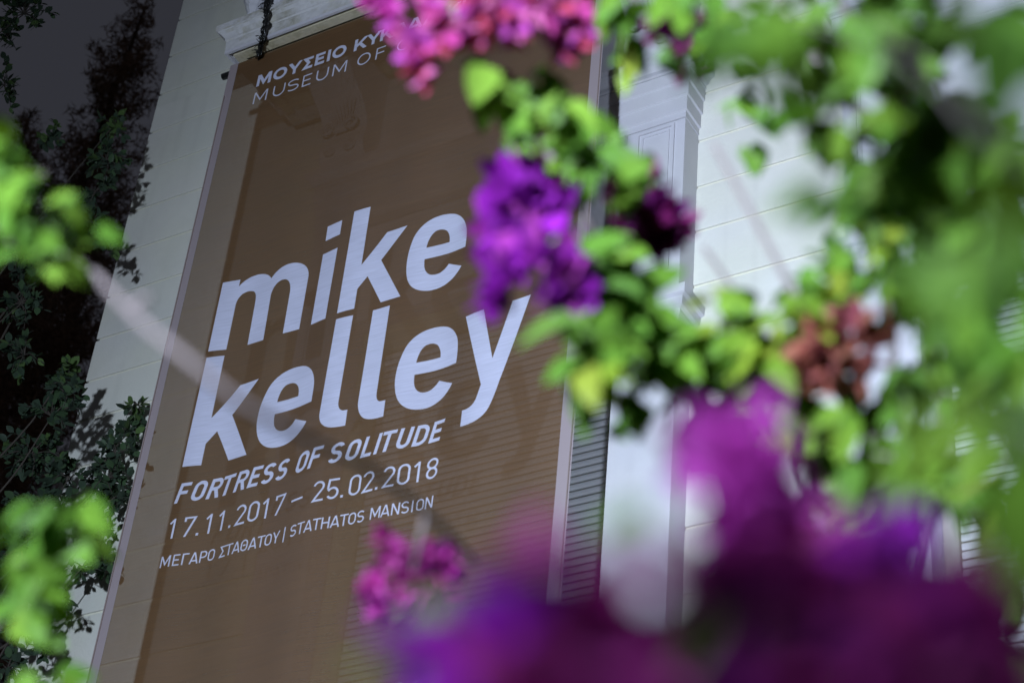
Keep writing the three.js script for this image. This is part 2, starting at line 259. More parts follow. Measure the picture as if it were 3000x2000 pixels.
// scrolled consoles under the balcony
function bracket(parent, x0, x1) {
  const s = new THREE.Shape();                                // profile: x is distance from the wall, y is height
  s.moveTo(0.2, 10.31); s.lineTo(0.31, 10.31); s.bezierCurveTo(0.40, 10.33, 0.41, 10.43, 0.38, 10.50); s.bezierCurveTo(0.36, 10.60, 0.42, 10.70, 0.52, 10.76); s.bezierCurveTo(0.62, 10.82, 0.70, 10.90, 0.69, 11.0); s.lineTo(0.69, 11.10); s.lineTo(0.2, 11.10); s.closePath();
  const g = new THREE.ExtrudeGeometry(s, { depth: x1 - x0 - 0.02, bevelEnabled: true, bevelSize: 0.01, bevelThickness: 0.01, bevelSegments: 2, curveSegments: 10 });
  g.rotateY(-Math.PI / 2); g.translate(x1 - 0.01, 0, 0);
  const parts = [boxUV(g)], mid = (x0 + x1) / 2, zAt = (y) => y < 10.5 ? 0.405 : 0.405 + (y - 10.5) * 0.6;
  const spiral = (cx, cy, r, dir, turns = 2.1) => { const q = []; for (let k = 0; k <= 30; k++) { const t = k / 30, a = dir * t * turns * 2 * Math.PI, rr = r * (1 - 0.88 * t); q.push(V(cx + rr * Math.cos(a + Math.PI / 2), cy + rr * Math.sin(a + Math.PI / 2) * 0.9, zAt(cy + rr * 0.5) + 0.004)); } return boxUV(tube(q, 0.010, 0.005, 60, 6)); };
  parts.push(spiral(mid - 0.075, 10.39, 0.05, 1), spiral(mid + 0.075, 10.39, 0.05, -1), spiral(mid - 0.09, 10.55, 0.06, 1), spiral(mid + 0.09, 10.55, 0.06, -1));
  for (let k = -4; k <= 4; k++) { const a = k * 0.2, q = [V(mid + 0.01 * k, 10.52, 0.42), V(mid + Math.sin(a) * 0.12, 10.64, 0.445), V(mid + Math.sin(a) * 0.19, 10.76 - Math.abs(k) * 0.012, 0.525 - Math.abs(k) * 0.008)]; parts.push(boxUV(tube(q, 0.009, 0.004, 10, 6))); }
  part(parent, 'console', mergeGeometries(parts), whiteStucco);
}
{
  const bal = sub(house, 'balcony'), X0 = 1.525, X1 = 5.29, ZF = 0.915;
  part(bal, 'slab', ringSolid(X0, X1, ZR - 0.003, ZF, [[11.142, 0], [11.225, 0.004], [11.232, 0.012], [11.25, 0.014], [11.275, 0.034], [11.29, 0.052], [11.297, 0.056], [11.30, 0.066], [11.345, 0.068], [11.35, 0.06]]), corniceStucco);
  part(bal, 'drip_edge', mergeGeometries([box(X0, X1, 11.112, 11.141, ZF - 0.018, ZF), box(X0, X0 + 0.018, 11.112, 11.141, 0.24, ZF - 0.019), box(X1 - 0.018, X1, 11.112, 11.141, 0.24, ZF - 0.019)]), whiteStucco);
  const soffit = [box(X0 + 0.045, X1 - 0.045, 11.113, 11.141, ZF - 0.105, ZF - 0.042), box(X0 + 0.045, X0 + 0.11, 11.113, 11.141, 0.24, ZF - 0.107), box(X1 - 0.11, X1 - 0.045, 11.113, 11.141, 0.24, ZF - 0.107), box(X0 + 0.135, X1 - 0.135, 11.125, 11.141, 0.24, ZF - 0.13)];
  part(bal, 'soffit', mergeGeometries(soffit), soffitStone);
  part(bal, 'plinth', box(X0 + 0.06, X1 - 0.06, 11.352, 11.372, 0.78, 0.945, 0.005), whiteStucco);
  bracket(bal, 2.075, 2.43); bracket(bal, 4.37, 4.735);
  const prof = [[0.055, 0], [0.055, 0.012], [0.048, 0.02], [0.034, 0.055], [0.030, 0.075], [0.040, 0.082], [0.040, 0.092], [0.034, 0.10], [0.046, 0.12], [0.058, 0.15], [0.050, 0.165], [0.062, 0.175], [0.078, 0.21], [0.082, 0.25], [0.070, 0.33], [0.045, 0.42], [0.036, 0.50], [0.05, 0.52], [0.05, 0.56]].map(([a, b]) => new THREE.Vector2(a, b));
  const lathe = new THREE.LatheGeometry(prof, 32), lp = lathe.attributes.position;
  for (let i = 0; i < lp.count; i++) { const y = lp.getY(i), a = Math.atan2(lp.getZ(i), lp.getX(i)); if (y > 0.1 && y < 0.26) { const k = 1 + 0.06 * Math.cos(a * 12); lp.setX(i, lp.getX(i) * k); lp.setZ(i, lp.getZ(i) * k); } }
  lathe.computeVertexNormals();
  for (let x = X0 + 0.14; x < X1 - 0.1; x += 0.205) { const m = new THREE.Mesh(lathe, whiteStucco); m.name = 'baluster'; m.position.set(x, 11.372, 0.875); m.castShadow = m.receiveShadow = true; bal.add(m); }
  part(bal, 'handrail', box(X0 + 0.08, X1 - 0.08, 11.933, 12.03, 0.76, 0.98, 0.01), whiteStucco);
}

// ------------------------------------------------------------------ the banner
const BX0 = 1.50, BX1 = 4.452, BY0 = 5.72, BY1 = 11.11, BZ = 0.80;
const sagZ = (x, y) => 0.018 * Math.sin((x - BX0) * 5.2 + 0.6) * Math.min(1, (BY1 - y) / 2.5) + 0.009 * Math.sin((x - BX0) * 13 + y * 0.4) * Math.min(1, (BY1 - y) / 3);
{
  const S = 376, cw = Math.round((BX1 - BX0) * S), ch = Math.round((BY1 - BY0) * S);
  const cv = document.createElement('canvas'); cv.width = cw; cv.height = ch; const c = cv.getContext('2d');
  const MESH_A = 0.79, INK_A = 0.9;
  // brown mesh with horizontal thread streaks and a few rubbed threads
  const im = c.createImageData(cw, ch), nT = valueNoise(31, 128), nU = valueNoise(32, 64), r = rngOf(77);
  for (let y = 0; y < ch; y++) for (let x = 0; x < cw; x++) {
    const t = 0.92 + 0.10 * nT(x * 0.02, y * 0.9) + 0.05 * nU(x * 0.012 + 9, y * 0.012) + 0.03 * (r() - 0.5), o = (y * cw + x) * 4;
    im.data[o] = 98 * t; im.data[o + 1] = 69 * t; im.data[o + 2] = 38 * t; im.data[o + 3] = 255 * (MESH_A + 0.03 * (nT(x * 0.05 + 3, y * 0.6) - 0.5));
  }
  c.putImageData(im, 0, 0);
  c.fillStyle = c.strokeStyle = 'rgb(197,198,216)';
  const ink = document.createElement('canvas'); ink.width = cw; ink.height = ch; const k = ink.getContext('2d');
  k.fillStyle = k.strokeStyle = 'rgb(197,198,216)'; k.lineJoin = 'miter'; k.miterLimit = 6; k.scale(S / 1000, S / 1000);  // now in millimetres from the top left corner
  for (const d of LETTERS) k.fill(new Path2D(d), 'evenodd');
  for (const [text, xs, base, cap, weight, slant, round, wide] of LINES) text.split('').forEach((ch_, i) => { if (ch_ !== ' ') glyph(k, ch_, xs[i], base, cap, weight, slant, round, wide); });
  c.globalCompositeOperation = 'destination-out'; c.globalAlpha = 1; c.drawImage(ink, 0, 0);
  c.globalCompositeOperation = 'source-over'; c.globalAlpha = INK_A; c.drawImage(ink, 0, 0);
  const fin = c.getImageData(0, 0, cw, ch);                  // the weave shows in the print as well
  for (let y = 0; y < ch; y++) for (let x = 0; x < cw; x++) { const o = (y * cw + x) * 4; if (fin.data[o + 2] > 110) { const t = 0.93 + 0.08 * nT(x * 0.03 + 7, y * 0.8) + 0.04 * nU(x * 0.02, y * 0.02 + 4); for (let q = 0; q < 3; q++) fin.data[o + q] = Math.min(255, fin.data[o + q] * t); } }
  c.putImageData(fin, 0, 0);
  const map = new THREE.CanvasTexture(cv); map.colorSpace = THREE.SRGBColorSpace; map.anisotropy = 8;
  const bump = texture(256, (u, v) => 0.5 + 0.3 * (nT(u * 4, v * 128) - 0.5) + 0.2 * (nT(u * 128, v * 16) - 0.5), false, 1);
  const cloth = new THREE.MeshStandardMaterial({ map, roughness: 0.75, transparent: true, side: THREE.DoubleSide, bumpMap: bump, bumpScale: 0.0006 });
  const sheet = (x0, x1, y0, y1, z, nx, ny) => {
    const g = new THREE.PlaneGeometry(x1 - x0, y1 - y0, nx, ny), p = g.attributes.position; g.translate((x0 + x1) / 2, (y0 + y1) / 2, 0);
    for (let i = 0; i < p.count; i++) p.setZ(i, z + sagZ(p.getX(i), p.getY(i)));
    g.computeVertexNormals(); return g;
  };
  const ban = thing('exhibition_banner', 'tall brown mesh exhibition banner with large white lettering hanging below the balcony', 'banner', V((BX0 + BX1) / 2, BY0, BZ));
  part(ban, 'fabric', sheet(BX0, BX1, BY0, BY1, BZ, 60, 60), cloth);
  const hemCloth = new THREE.MeshStandardMaterial({ color: lin(0.30, 0.245, 0.25), roughness: 0.8, transparent: true, opacity: 0.95, side: THREE.DoubleSide, bumpMap: bump, bumpScale: 0.001 });
  for (const [a, b] of [[BX0 - 0.004, BX0 + 0.066], [BX1 - 0.068, BX1 + 0.004]]) part(ban, 'hem', sheet(a, b, BY0, BY1 + 0.001, BZ + 0.004, 3, 60), hemCloth);
  const stitch = std(lin(0.20, 0.15, 0.13), 0.9);
  for (const x of [BX0 + 0.006, BX1 - 0.006]) { const q = []; for (let y = BY0; y <= BY1; y += 0.3) q.push(V(x, y, BZ + 0.006 + sagZ(x, y))); part(ban, 'edge_cord', tube(q, 0.004, 0.004, 40, 5), stitch); }
  part(ban, 'pole_pocket', sheet(BX0 + 0.005, BX1 - 0.005, BY1 - 0.255, BY1 - 0.001, BZ - 0.005, 40, 6), new THREE.MeshStandardMaterial({ color: lin(0.095, 0.066, 0.058), roughness: 0.8, transparent: true, opacity: 0.85, side: THREE.DoubleSide }));
  const pole = new THREE.CylinderGeometry(0.024, 0.024, 3.12, 20).rotateZ(Math.PI / 2); pole.translate(2.97, BY1 - 0.036, BZ - 0.035); part(ban, 'pole', pole, darkMetal);
  for (const x of [1.75, 2.97, 4.2]) part(ban, 'hanger', box(x - 0.012, x + 0.012, BY1 - 0.06, BY1 - 0.004, BZ - 0.064, BZ - 0.010, 0.003), darkMetal);
}

// ------------------------------------------------------------------ cables over the balcony edge
{
  const path = [onZ(797, -70, 0.86), onZ(790, -15, 0.98), onZ(786, 12, 1.0), onZ(784, 40, 1.0), onZ(781, 70, 0.985), onZ(775, 95, 0.95), onZ(771, 116, 0.93), onZ(766, 138, 0.89), onZ(762, 158, 0.845), onZ(759, 172, 0.80)];
  const c = thing('cable_bundle', 'tangled black cables hanging over the balcony edge above the banner', 'cables', path[path.length - 1].clone()), r = rngOf(91);
  for (let s = 0; s < 6; s++) {
    const q = path.map((p, i) => p.clone().add(V((r() - 0.5) * 0.045, (r() - 0.5) * 0.03, (r() - 0.2) * 0.03)));
    part(c, 'cable', tube(q, 0.006 + 0.005 * r(), 0.005, 60, 6), cableBlack);
  }
  for (const i of [1, 2, 3, 4, 6, 8]) { const g = new THREE.TorusKnotGeometry(0.014, 0.006, 40, 6, 2, 3); g.scale(1.1, 1.6, 1); g.translate(path[i].x, path[i].y, path[i].z + 0.015); part(c, 'knot', g, cableBlack); }
  for (let s = 0; s < 22; s++) { const i = 1 + Math.floor(r() * 8), p = path[i], e = p.clone().add(V((r() - 0.5) * 0.13, (r() - 0.5) * 0.09, 0.02 + r() * 0.03)); part(c, 'cable_tie', tube([p.clone(), p.clone().lerp(e, 0.5).add(V(0, 0.01, 0.01)), e], 0.004, 0.002, 6, 5), cableBlack); }
}

// ------------------------------------------------------------------ the floodlight behind the camera
{
  const dir = FLOOD_TO.clone().sub(FLOOD_AT).normalize();
  const f = thing('floodlight', 'floodlight on a tall pole aimed up at the facade', 'floodlight', V(FLOOD_AT.x, 0, FLOOD_AT.z + 0.35));
  part(f, 'pole', new THREE.CylinderGeometry(0.05, 0.07, 3.0, 16).translate(FLOOD_AT.x, 1.5, FLOOD_AT.z + 0.35), darkMetal);
  part(f, 'foot', new THREE.CylinderGeometry(0.25, 0.28, 0.06, 20).translate(FLOOD_AT.x, 0.03, FLOOD_AT.z + 0.35), darkMetal);
  const turn = new THREE.Quaternion().setFromUnitVectors(V(0, 0, 1), dir), back = FLOOD_AT.clone().addScaledVector(dir, -0.12);
  const orient = (g, off) => g.applyQuaternion(turn).translate(back.x + dir.x * off, back.y + dir.y * off, back.z + dir.z * off);
  part(f, 'housing', orient(new RoundedBoxGeometry(0.66, 0.56, 0.16, 2, 0.02), 0), darkMetal);
  part(f, 'lamp_glass', orient(new THREE.BoxGeometry(0.58, 0.48, 0.01), 0.088), new THREE.MeshStandardMaterial({ color: 0x000000, emissive: lin(0.78, 0.88, 1.0), emissiveIntensity: 6 }));
  const l = new THREE.SpotLight(lin(0.68, 0.80, 1.0), FLOOD_POWER, 0, FLOOD_ANGLE, 1, 2);
  l.position.copy(FLOOD_AT); l.target.position.copy(FLOOD_TO); l.castShadow = true; l.shadow.radius = 12; l.shadow.mapSize.set(4096, 4096); l.shadow.camera.near = 0.3; l.shadow.camera.far = 60;
  l.name = 'floodlight_beam'; scene.add(l, l.target);
}

// ------------------------------------------------------------------ leaves
function leafGeo(len, wid, curl, fold, round, rows = 5) {     // stalk at the origin, tip along +y, upper side +z
  const pos = [0, 0, 0], idx = []; let prev = null;
  for (let i = 1; i <= rows; i++) {
    const t = i / rows, w = i === rows ? 0 : wid / 2 * Math.pow(Math.sin(Math.PI * Math.pow(t, round)), 0.75), z = -curl * len * t * t, b = pos.length / 3;
    if (i === rows) pos.push(0, len, z); else pos.push(-w, len * t, z + fold * w, 0, len * t, z, w, len * t, z + fold * w);
    if (!prev) idx.push(0, 2, 1, 0, 3, 2); else if (i === rows) idx.push(prev, prev + 1, b, prev + 1, prev + 2, b); else for (const k of [0, 1]) idx.push(prev + k, prev + k + 1, b + k, prev + k + 1, b + k + 1, b + k);
    prev = b;
  }
  const g = new THREE.BufferGeometry(); g.setAttribute('position', new THREE.Float32BufferAttribute(pos, 3)); g.setIndex(idx); g.computeVertexNormals();
  g.setAttribute('uv', new THREE.Float32BufferAttribute(new Float32Array(pos.length / 3 * 2), 2)); return g;
}
const basis = (tip, normal) => { const y = tip.clone().normalize(), x = y.clone().cross(normal).normalize(), z = x.clone().cross(y); return new THREE.Quaternion().setFromRotationMatrix(new THREE.Matrix4().makeBasis(x, y, z)); };
const rv = (r) => { const z = r() * 2 - 1, a = r() * 2 * Math.PI, s = Math.sqrt(1 - z * z); return V(s * Math.cos(a), s * Math.sin(a), z); };

// ------------------------------------------------------------------ the broad-leaved tree at the corner
{
  const r = rngOf(404), base = V(-1.1, 0, 1.05);
  const tree = thing('broadleaf_tree', 'dark green small leaved tree growing against the corner of the building', 'tree', base);
  const kinds = [0, 1, 2].map((k) => leafGeo(0.058 + 0.008 * k, 0.038 + 0.004 * k, 0.18 - 0.14 * k, 0.25 - 0.1 * k, 0.95, 4));
  const mats = [leafMat(0.035, 0.06, 0.035, 0.25, 0.2), leafMat(0.045, 0.085, 0.035, 0.25, 0.25), leafMat(0.075, 0.13, 0.035, 0.2, 0.3)];
  const trunkTop = V(-0.75, 6.2, 1.0);
  part(tree, 'trunk', tube([base.clone().setY(-0.05), V(-1.0, 2, 1.1), V(-0.9, 4.2, 0.95), trunkTop], 0.16, 0.09, 20, 10), barkMat);
  // px, py, half width, half height, distance from the wall, leaves, share of fresh leaves
  const clumps = [[70, 40, 95, 60, 1.3, 95, 0.2], [20, 110, 40, 60, 1.2, 40, 0.2], [10, 250, 35, 90, 1.1, 45, 0.2], [150, 395, 35, 45, 0.9, 34, 0.3], [330, 370, 55, 40, 0.62, 46, 0.5], [310, 470, 65, 60, 0.62, 84, 0.15], [280, 560, 55, 45, 0.62, 46, 0.1], [322, 725, 40, 26, 0.6, 26, 0.5], [262, 650, 55, 50, 0.75, 40, 0.1],
    [50, 760, 70, 60, 1.0, 75, 0.05], [60, 890, 60, 80, 1.0, 85, 0.05], [70, 1040, 60, 60, 0.95, 60, 0.1], [195, 1085, 35, 35, 0.7, 28, 0.85], [190, 1150, 60, 50, 0.7, 60, 0.05], [150, 1220, 90, 60, 0.75, 85, 0.0],
    [90, 1330, 110, 70, 0.55, 150, 0.05], [200, 1400, 70, 50, 0.5, 66, 0.05], [400, 1185, 36, 28, 0.2, 26, 0.7], [380, 1260, 46, 40, 0.2, 46, 0.2], [340, 1330, 62, 50, 0.22, 75, 0.05], [310, 1400, 66, 50, 0.24, 80, 0.0], [318, 1470, 55, 45, 0.2, 66, 0.0], [272, 1560, 62, 55, 0.22, 80, 0.0], [290, 1640, 45, 45, 0.2, 50, 0.0], [240, 1660, 60, 45, 0.3, 50, 0.0],
    [120, 1480, 110, 70, 0.5, 130, 0.0], [60, 1640, 90, 90, 0.5, 120, 0.0], [150, 1740, 70, 60, 0.42, 50, 0.0], [60, 1820, 80, 60, 0.5, 80, 0.0], [100, 1890, 45, 60, 0.42, 40, 0.0], [20, 1960, 45, 60, 0.5, 50, 0.0]];
  const all = [];
  clumps.forEach(([px, py, rx, ry, z, n, fresh], ci) => {
    const heart = onZ(px, py, z), start = trunkTop.clone().lerp(V(-0.6, heart.y - 0.9, 0.9), 0.5), bend = heart.clone().add(V(-0.25, -0.45, 0.05));
    const wob = () => V((r() - 0.5) * 0.3, (r() - 0.5) * 0.2, (r() - 0.5) * 0.2); if (heart.y > 6.6 && ci % 2 === 0) part(tree, 'branch', tube([trunkTop.clone().add(V((r() - 0.5) * 0.1, -0.2 * r(), 0)), start.clone().add(wob()), start.clone().lerp(bend, 0.5).add(wob()), bend.clone().add(wob().multiplyScalar(0.5)), heart], 0.018, 0.004, 24, 6), barkMat);
    for (let t = 0; t < Math.max(4, n / 6.5); t++) {            // twigs carry the leaves in sprays
      const a = r() * 2 * Math.PI, e = onZ(px + Math.cos(a) * rx * (0.6 + 0.5 * r()), py + Math.sin(a) * ry * (0.6 + 0.5 * r()), z + (r() - 0.5) * Math.min(0.22, z)), m = heart.clone().lerp(e, 0.5).add(V((r() - 0.5) * 0.05, 0.04, 0));
      const cv_ = new THREE.QuadraticBezierCurve3(heart, m, e);
      part(tree, 'twig', tube([heart.clone(), m, e.clone()], 0.005, 0.002, 6, 4), barkMat);
      for (let l = 0; l < 10; l++) { const u = 0.25 + 0.75 * r(), p = cv_.getPoint(u), along = cv_.getTangent(u); all.push({ p: p.add(rv(r).multiplyScalar(0.012)), tip: along.multiplyScalar(0.7).add(rv(r).multiplyScalar(0.9)).add(V(0, 0.15, 0)), n: V(0.1, 0.75, 0.55).add(rv(r).multiplyScalar(0.75)), s: 0.75 + 0.5 * r(), k: Math.floor(r() * 3), m: r() < fresh ? 2 : r() < 0.4 ? 1 : 0, rank: r() }); }
    }
  });
  all.sort((a, b) => b.s - a.s);
  const rest = [];
  all.forEach((l, i) => {
    const q = basis(l.tip, l.n), p = l.p.clone().sub(base);
    if (i < 300) { const m = new THREE.Mesh(kinds[l.k], mats[l.m]); m.name = 'leaf'; m.position.copy(p); m.quaternion.copy(q); m.scale.setScalar(l.s); m.castShadow = m.receiveShadow = true; tree.add(m); } else rest.push([l, q, p]);
  });
  const inst = new THREE.InstancedMesh(kinds[1], leafMat(1, 1, 1, 0.25, 0.22), rest.length); inst.name = 'foliage'; inst.userData.kind = 'stuff';
  rest.forEach(([l, q, p], i) => { inst.setMatrixAt(i, new THREE.Matrix4().compose(p, q, V(l.s, l.s, l.s))); inst.setColorAt(i, mats[l.m].color); });
  inst.castShadow = inst.receiveShadow = true; tree.add(inst);
}

// ------------------------------------------------------------------ conifers far behind the corner
function conifer(px, py, dist, label, seed, spread, lean) {
  const r = rngOf(seed), top = atDepth(px, py, dist), base = V(top.x + lean, 0, top.z), h = top.y, t = thing('conifer_tree', label, 'tree', base, undefined);
  part(t, 'trunk', tube([base.clone().setY(-0.1), base.clone().lerp(top, 0.5), top.clone()], 0.26, 0.03, 20, 8), std(lin(0.05, 0.035, 0.025), 1));
  const pos = [], axis = (y) => base.clone().lerp(top, y / h);
  const blade = (p, d, l, w) => { const s = d.clone().cross(rv(r)).normalize().multiplyScalar(w), e = p.clone().addScaledVector(d, l); pos.push(p.x - s.x, p.y - s.y, p.z - s.z, p.x + s.x, p.y + s.y, p.z + s.z, e.x, e.y, e.z); };
  for (let y = h * 0.25; y < h; y += 0.035) {
    const reach = spread * Math.pow(1 - y / h, 0.7) + 0.2, a = r() * 2 * Math.PI, o = axis(y), d = V(Math.cos(a), 0.35 - 0.3 * r(), Math.sin(a)).normalize(), L = reach * (0.5 + 0.8 * r() * r() + 0.18 * Math.sin(y * 2.1));
    for (let s = 0.1; s < L; s += 0.085) { const p = o.clone().addScaledVector(d, s).add(V(0, 0.1 * s * s / L, 0)); for (let k = 0; k < 7; k++) blade(p.clone().add(rv(r).multiplyScalar(0.1)), d.clone().multiplyScalar(0.5).add(rv(r)).add(V(0, 0.2, 0)).normalize(), 0.1 + 0.14 * r(), 0.016); }
  }
  const g = new THREE.BufferGeometry(); g.setAttribute('position', new THREE.Float32BufferAttribute(pos, 3)); g.computeVertexNormals(); g.setAttribute('uv', new THREE.Float32BufferAttribute(new Float32Array(pos.length / 3 * 2), 2));
  part(t, 'crown', g, std(lin(0.22, 0.13, 0.075), 1, { side: THREE.DoubleSide }));
}
conifer(425, 20, 40, 'tall dark conifer beside the wall corner, its tip highest against the grey sky', 61, 4.8, -3);
conifer(90, 330, 42, 'dark conifer behind the leafy tree, overlapping the taller conifer', 62, 5.2, -0.8);
conifer(330, 560, 43, 'low dark conifer close behind the building corner', 63, 5.6, -2);
conifer(40, 760, 40, 'short dark conifer filling the gap below the other conifers', 64, 5.2, -0.6);

// ------------------------------------------------------------------ bougainvillea in front of the lens
const leafKinds = [0, 1, 2, 3].map((k) => leafGeo(0.042 + 0.004 * k, 0.024 + 0.002 * k, [0.25, 0.1, -0.1, 0.4][k], [0.35, 0.2, 0.5, 0.1][k], 0.68, 6));
const bractKinds = [0, 1, 2].map((k) => leafGeo(0.032 + 0.003 * k, 0.027 + 0.002 * k, [-0.1, 0.15, -0.25][k], [0.15, 0.3, 0.05][k], 0.75, 6));
// every bougainvillea leaf comes from one palette, green to yellow green; shoot tips are younger and yellower
const LEAVES = [leafMat(0.111, 0.230, 0.012), leafMat(0.078, 0.190, 0.010), leafMat(0.060, 0.147, 0.009), leafMat(0.092, 0.202, 0.010, 0.2), leafMat(0.135, 0.246, 0.014, 0.2)];
const SHOOTS = [leafMat(0.176, 0.263, 0.010), leafMat(0.213, 0.263, 0.017, 0.2), leafMat(0.125, 0.227, 0.010)];
const papery = (r, g, b) => leafMat(r, g, b, 0.0, 0.4);
const BRACT = { orchid: [papery(0.58, 0.07, 0.50), papery(0.50, 0.05, 0.42), papery(0.62, 0.12, 0.55)], bright: [papery(0.36, 0.02, 0.52), papery(0.30, 0.015, 0.42), papery(0.44, 0.03, 0.46)], violet: [papery(0.255, 0.015, 0.330), papery(0.195, 0.009, 0.255), papery(0.330, 0.038, 0.300)], pink: [papery(0.432, 0.048, 0.224), papery(0.480, 0.112, 0.272), papery(0.384, 0.048, 0.096), papery(0.384, 0.056, 0.304)], magenta: [papery(0.368, 0.029, 0.240), papery(0.272, 0.013, 0.144), papery(0.416, 0.064, 0.272)], plum: [papery(0.130, 0.005, 0.072), papery(0.098, 0.004, 0.085), papery(0.156, 0.010, 0.091)], faded: [papery(0.312, 0.090, 0.066), papery(0.288, 0.072, 0.090), papery(0.300, 0.120, 0.072)] };  // the darkest bract tone has the shade on those flowers put into its colour
const LIGHT_DIR = FLOOD_AT.clone().sub(atDepth(1600, 900, 2)).normalize();
function vine(label, foot, seed, { stems = [], leaves = [], flowers = [], shadeLeaves = [] }) {
  const r = rngOf(seed), o = thing('bougainvillea_branch', label, 'bougainvillea', foot);
  const toCam = rayOf(1500, 1000).negate().normalize();
  for (const [pts, r0, r1] of stems) part(o, 'stem', tube(pts.map((p) => p.isVector3 ? p : atDepth(...p)), r0, r1, 40, 8), stemMat);
  const one = (px, py, d, tone, sc = 1) => {
    const m = new THREE.Mesh(leafKinds[Math.floor(r() * 4)], tone === 'young' && r() < 0.7 ? SHOOTS[Math.floor(r() * 3)] : LEAVES[Math.floor(r() * LEAVES.length)]); m.name = 'leaf';
    m.position.copy(atDepth(px, py, d)).sub(foot); m.scale.setScalar((0.8 + 0.45 * r()) * sc);
    m.quaternion.copy(basis(V(0, -0.75, 0).add(rv(r).multiplyScalar(0.8)), LIGHT_DIR.clone().multiplyScalar(0.55).addScaledVector(toCam, 0.25).add(V(0, 0.35, 0)).add(rv(r).multiplyScalar(0.7))));
    m.castShadow = m.receiveShadow = true; o.add(m);
  };
  for (const [px, py, rx, ry, d, rd, n, tone, sc = 1] of leaves) for (let i = 0; i < n; i++) { const v = rv(r).multiplyScalar(Math.cbrt(r())); one(px + v.x * rx, py + v.y * ry, d + v.z * rd, tone, sc); }
  if (shadeLeaves.length) {                                     // unseen leaves added toward the lamp to shade the foliage in view
    const ms = [];
    for (const [px, py, rx, ry, d, n] of shadeLeaves) for (let i = 0; i < n; i++) {
      const v = rv(r).multiplyScalar(Math.cbrt(r())), p = atDepth(px + v.x * rx, py + v.y * ry, d), p2 = p.clone().addScaledVector(FLOOD_AT.clone().sub(p).normalize(), 0.75 + 0.6 * r()).add(rv(r).multiplyScalar(0.03));
      const q = p2.clone().sub(CAM).applyQuaternion(camera.quaternion.clone().invert());
      if (-q.z > 0 && Math.abs(q.x / q.z) < 0.3 && Math.abs(q.y / q.z) < 0.21) continue;      // stays clear of the view
      ms.push(new THREE.Matrix4().compose(p2.sub(foot), basis(V(0, -0.75, 0).add(rv(r)), V(0, 0.6, 0.6).add(rv(r).multiplyScalar(0.7))), V(1.3, 1.3, 1.3)));
    }
    const im = new THREE.InstancedMesh(leafKinds[1], LEAVES[1], ms.length); im.name = 'added_shade_leaves'; im.userData.kind = 'stuff'; ms.forEach((m, i) => im.setMatrixAt(i, m)); im.castShadow = im.receiveShadow = true; o.add(im);
  }
  for (const [px, py, rx, ry, d, n, tone, sc = 1] of flowers) {
    const heart = atDepth(px, py, d), f = new THREE.Group(); f.name = 'flower_cluster'; f.position.copy(heart).sub(foot); o.add(f);
    const right = V(1, 0, 0).applyQuaternion(camera.quaternion), up = V(0, 1, 0).applyQuaternion(camera.quaternion), fw = V(0, 0, 1).applyQuaternion(camera.quaternion);
    const knots = Array.from({ length: Math.max(3, Math.round(n / 5)) }, () => rv(r).multiplyScalar(Math.cbrt(r()) * 0.85));   // the bracts sit in small ragged sprays
    for (let i = 0; i < n; i++) {
      const v = knots[i % knots.length].clone().add(rv(r).multiplyScalar(0.38 * r())), k = d / FPX;
      const p = right.clone().multiplyScalar(v.x * rx * k).addScaledVector(up, v.y * ry * k).addScaledVector(fw, v.z * (rx + ry) / 2 * k);
      const dir = right.clone().multiplyScalar(v.x).addScaledVector(up, v.y - 0.2).addScaledVector(fw, v.z + 0.2).normalize().add(rv(r).multiplyScalar(0.9)).normalize(), s0 = dir.clone().cross(rv(r)).normalize(), a0 = r() * 6.28;
      for (let b = 0; b < 3; b++) {
        const side = s0.clone().applyAxisAngle(dir, a0 + b * 2.094 + (r() - 0.5) * 0.8), m = new THREE.Mesh(bractKinds[Math.floor(r() * 3)], BRACT[tone][Math.floor(r() * BRACT[tone].length)]); m.name = 'bract';
        m.position.copy(p).addScaledVector(rv(r), 0.004); m.scale.set((0.65 + 0.35 * r()) * sc, (0.7 + 0.6 * r()) * sc, sc); m.quaternion.copy(basis(dir.clone().multiplyScalar(0.7).addScaledVector(side, 0.8), dir.clone().multiplyScalar(0.6).addScaledVector(side, -0.9).add(rv(r).multiplyScalar(0.5))));
        m.castShadow = m.receiveShadow = true; f.add(m);
      }
    }
  }
  return o;
}
const groundUnder = (x, y, d) => atDepth(x, y, d).setY(0);
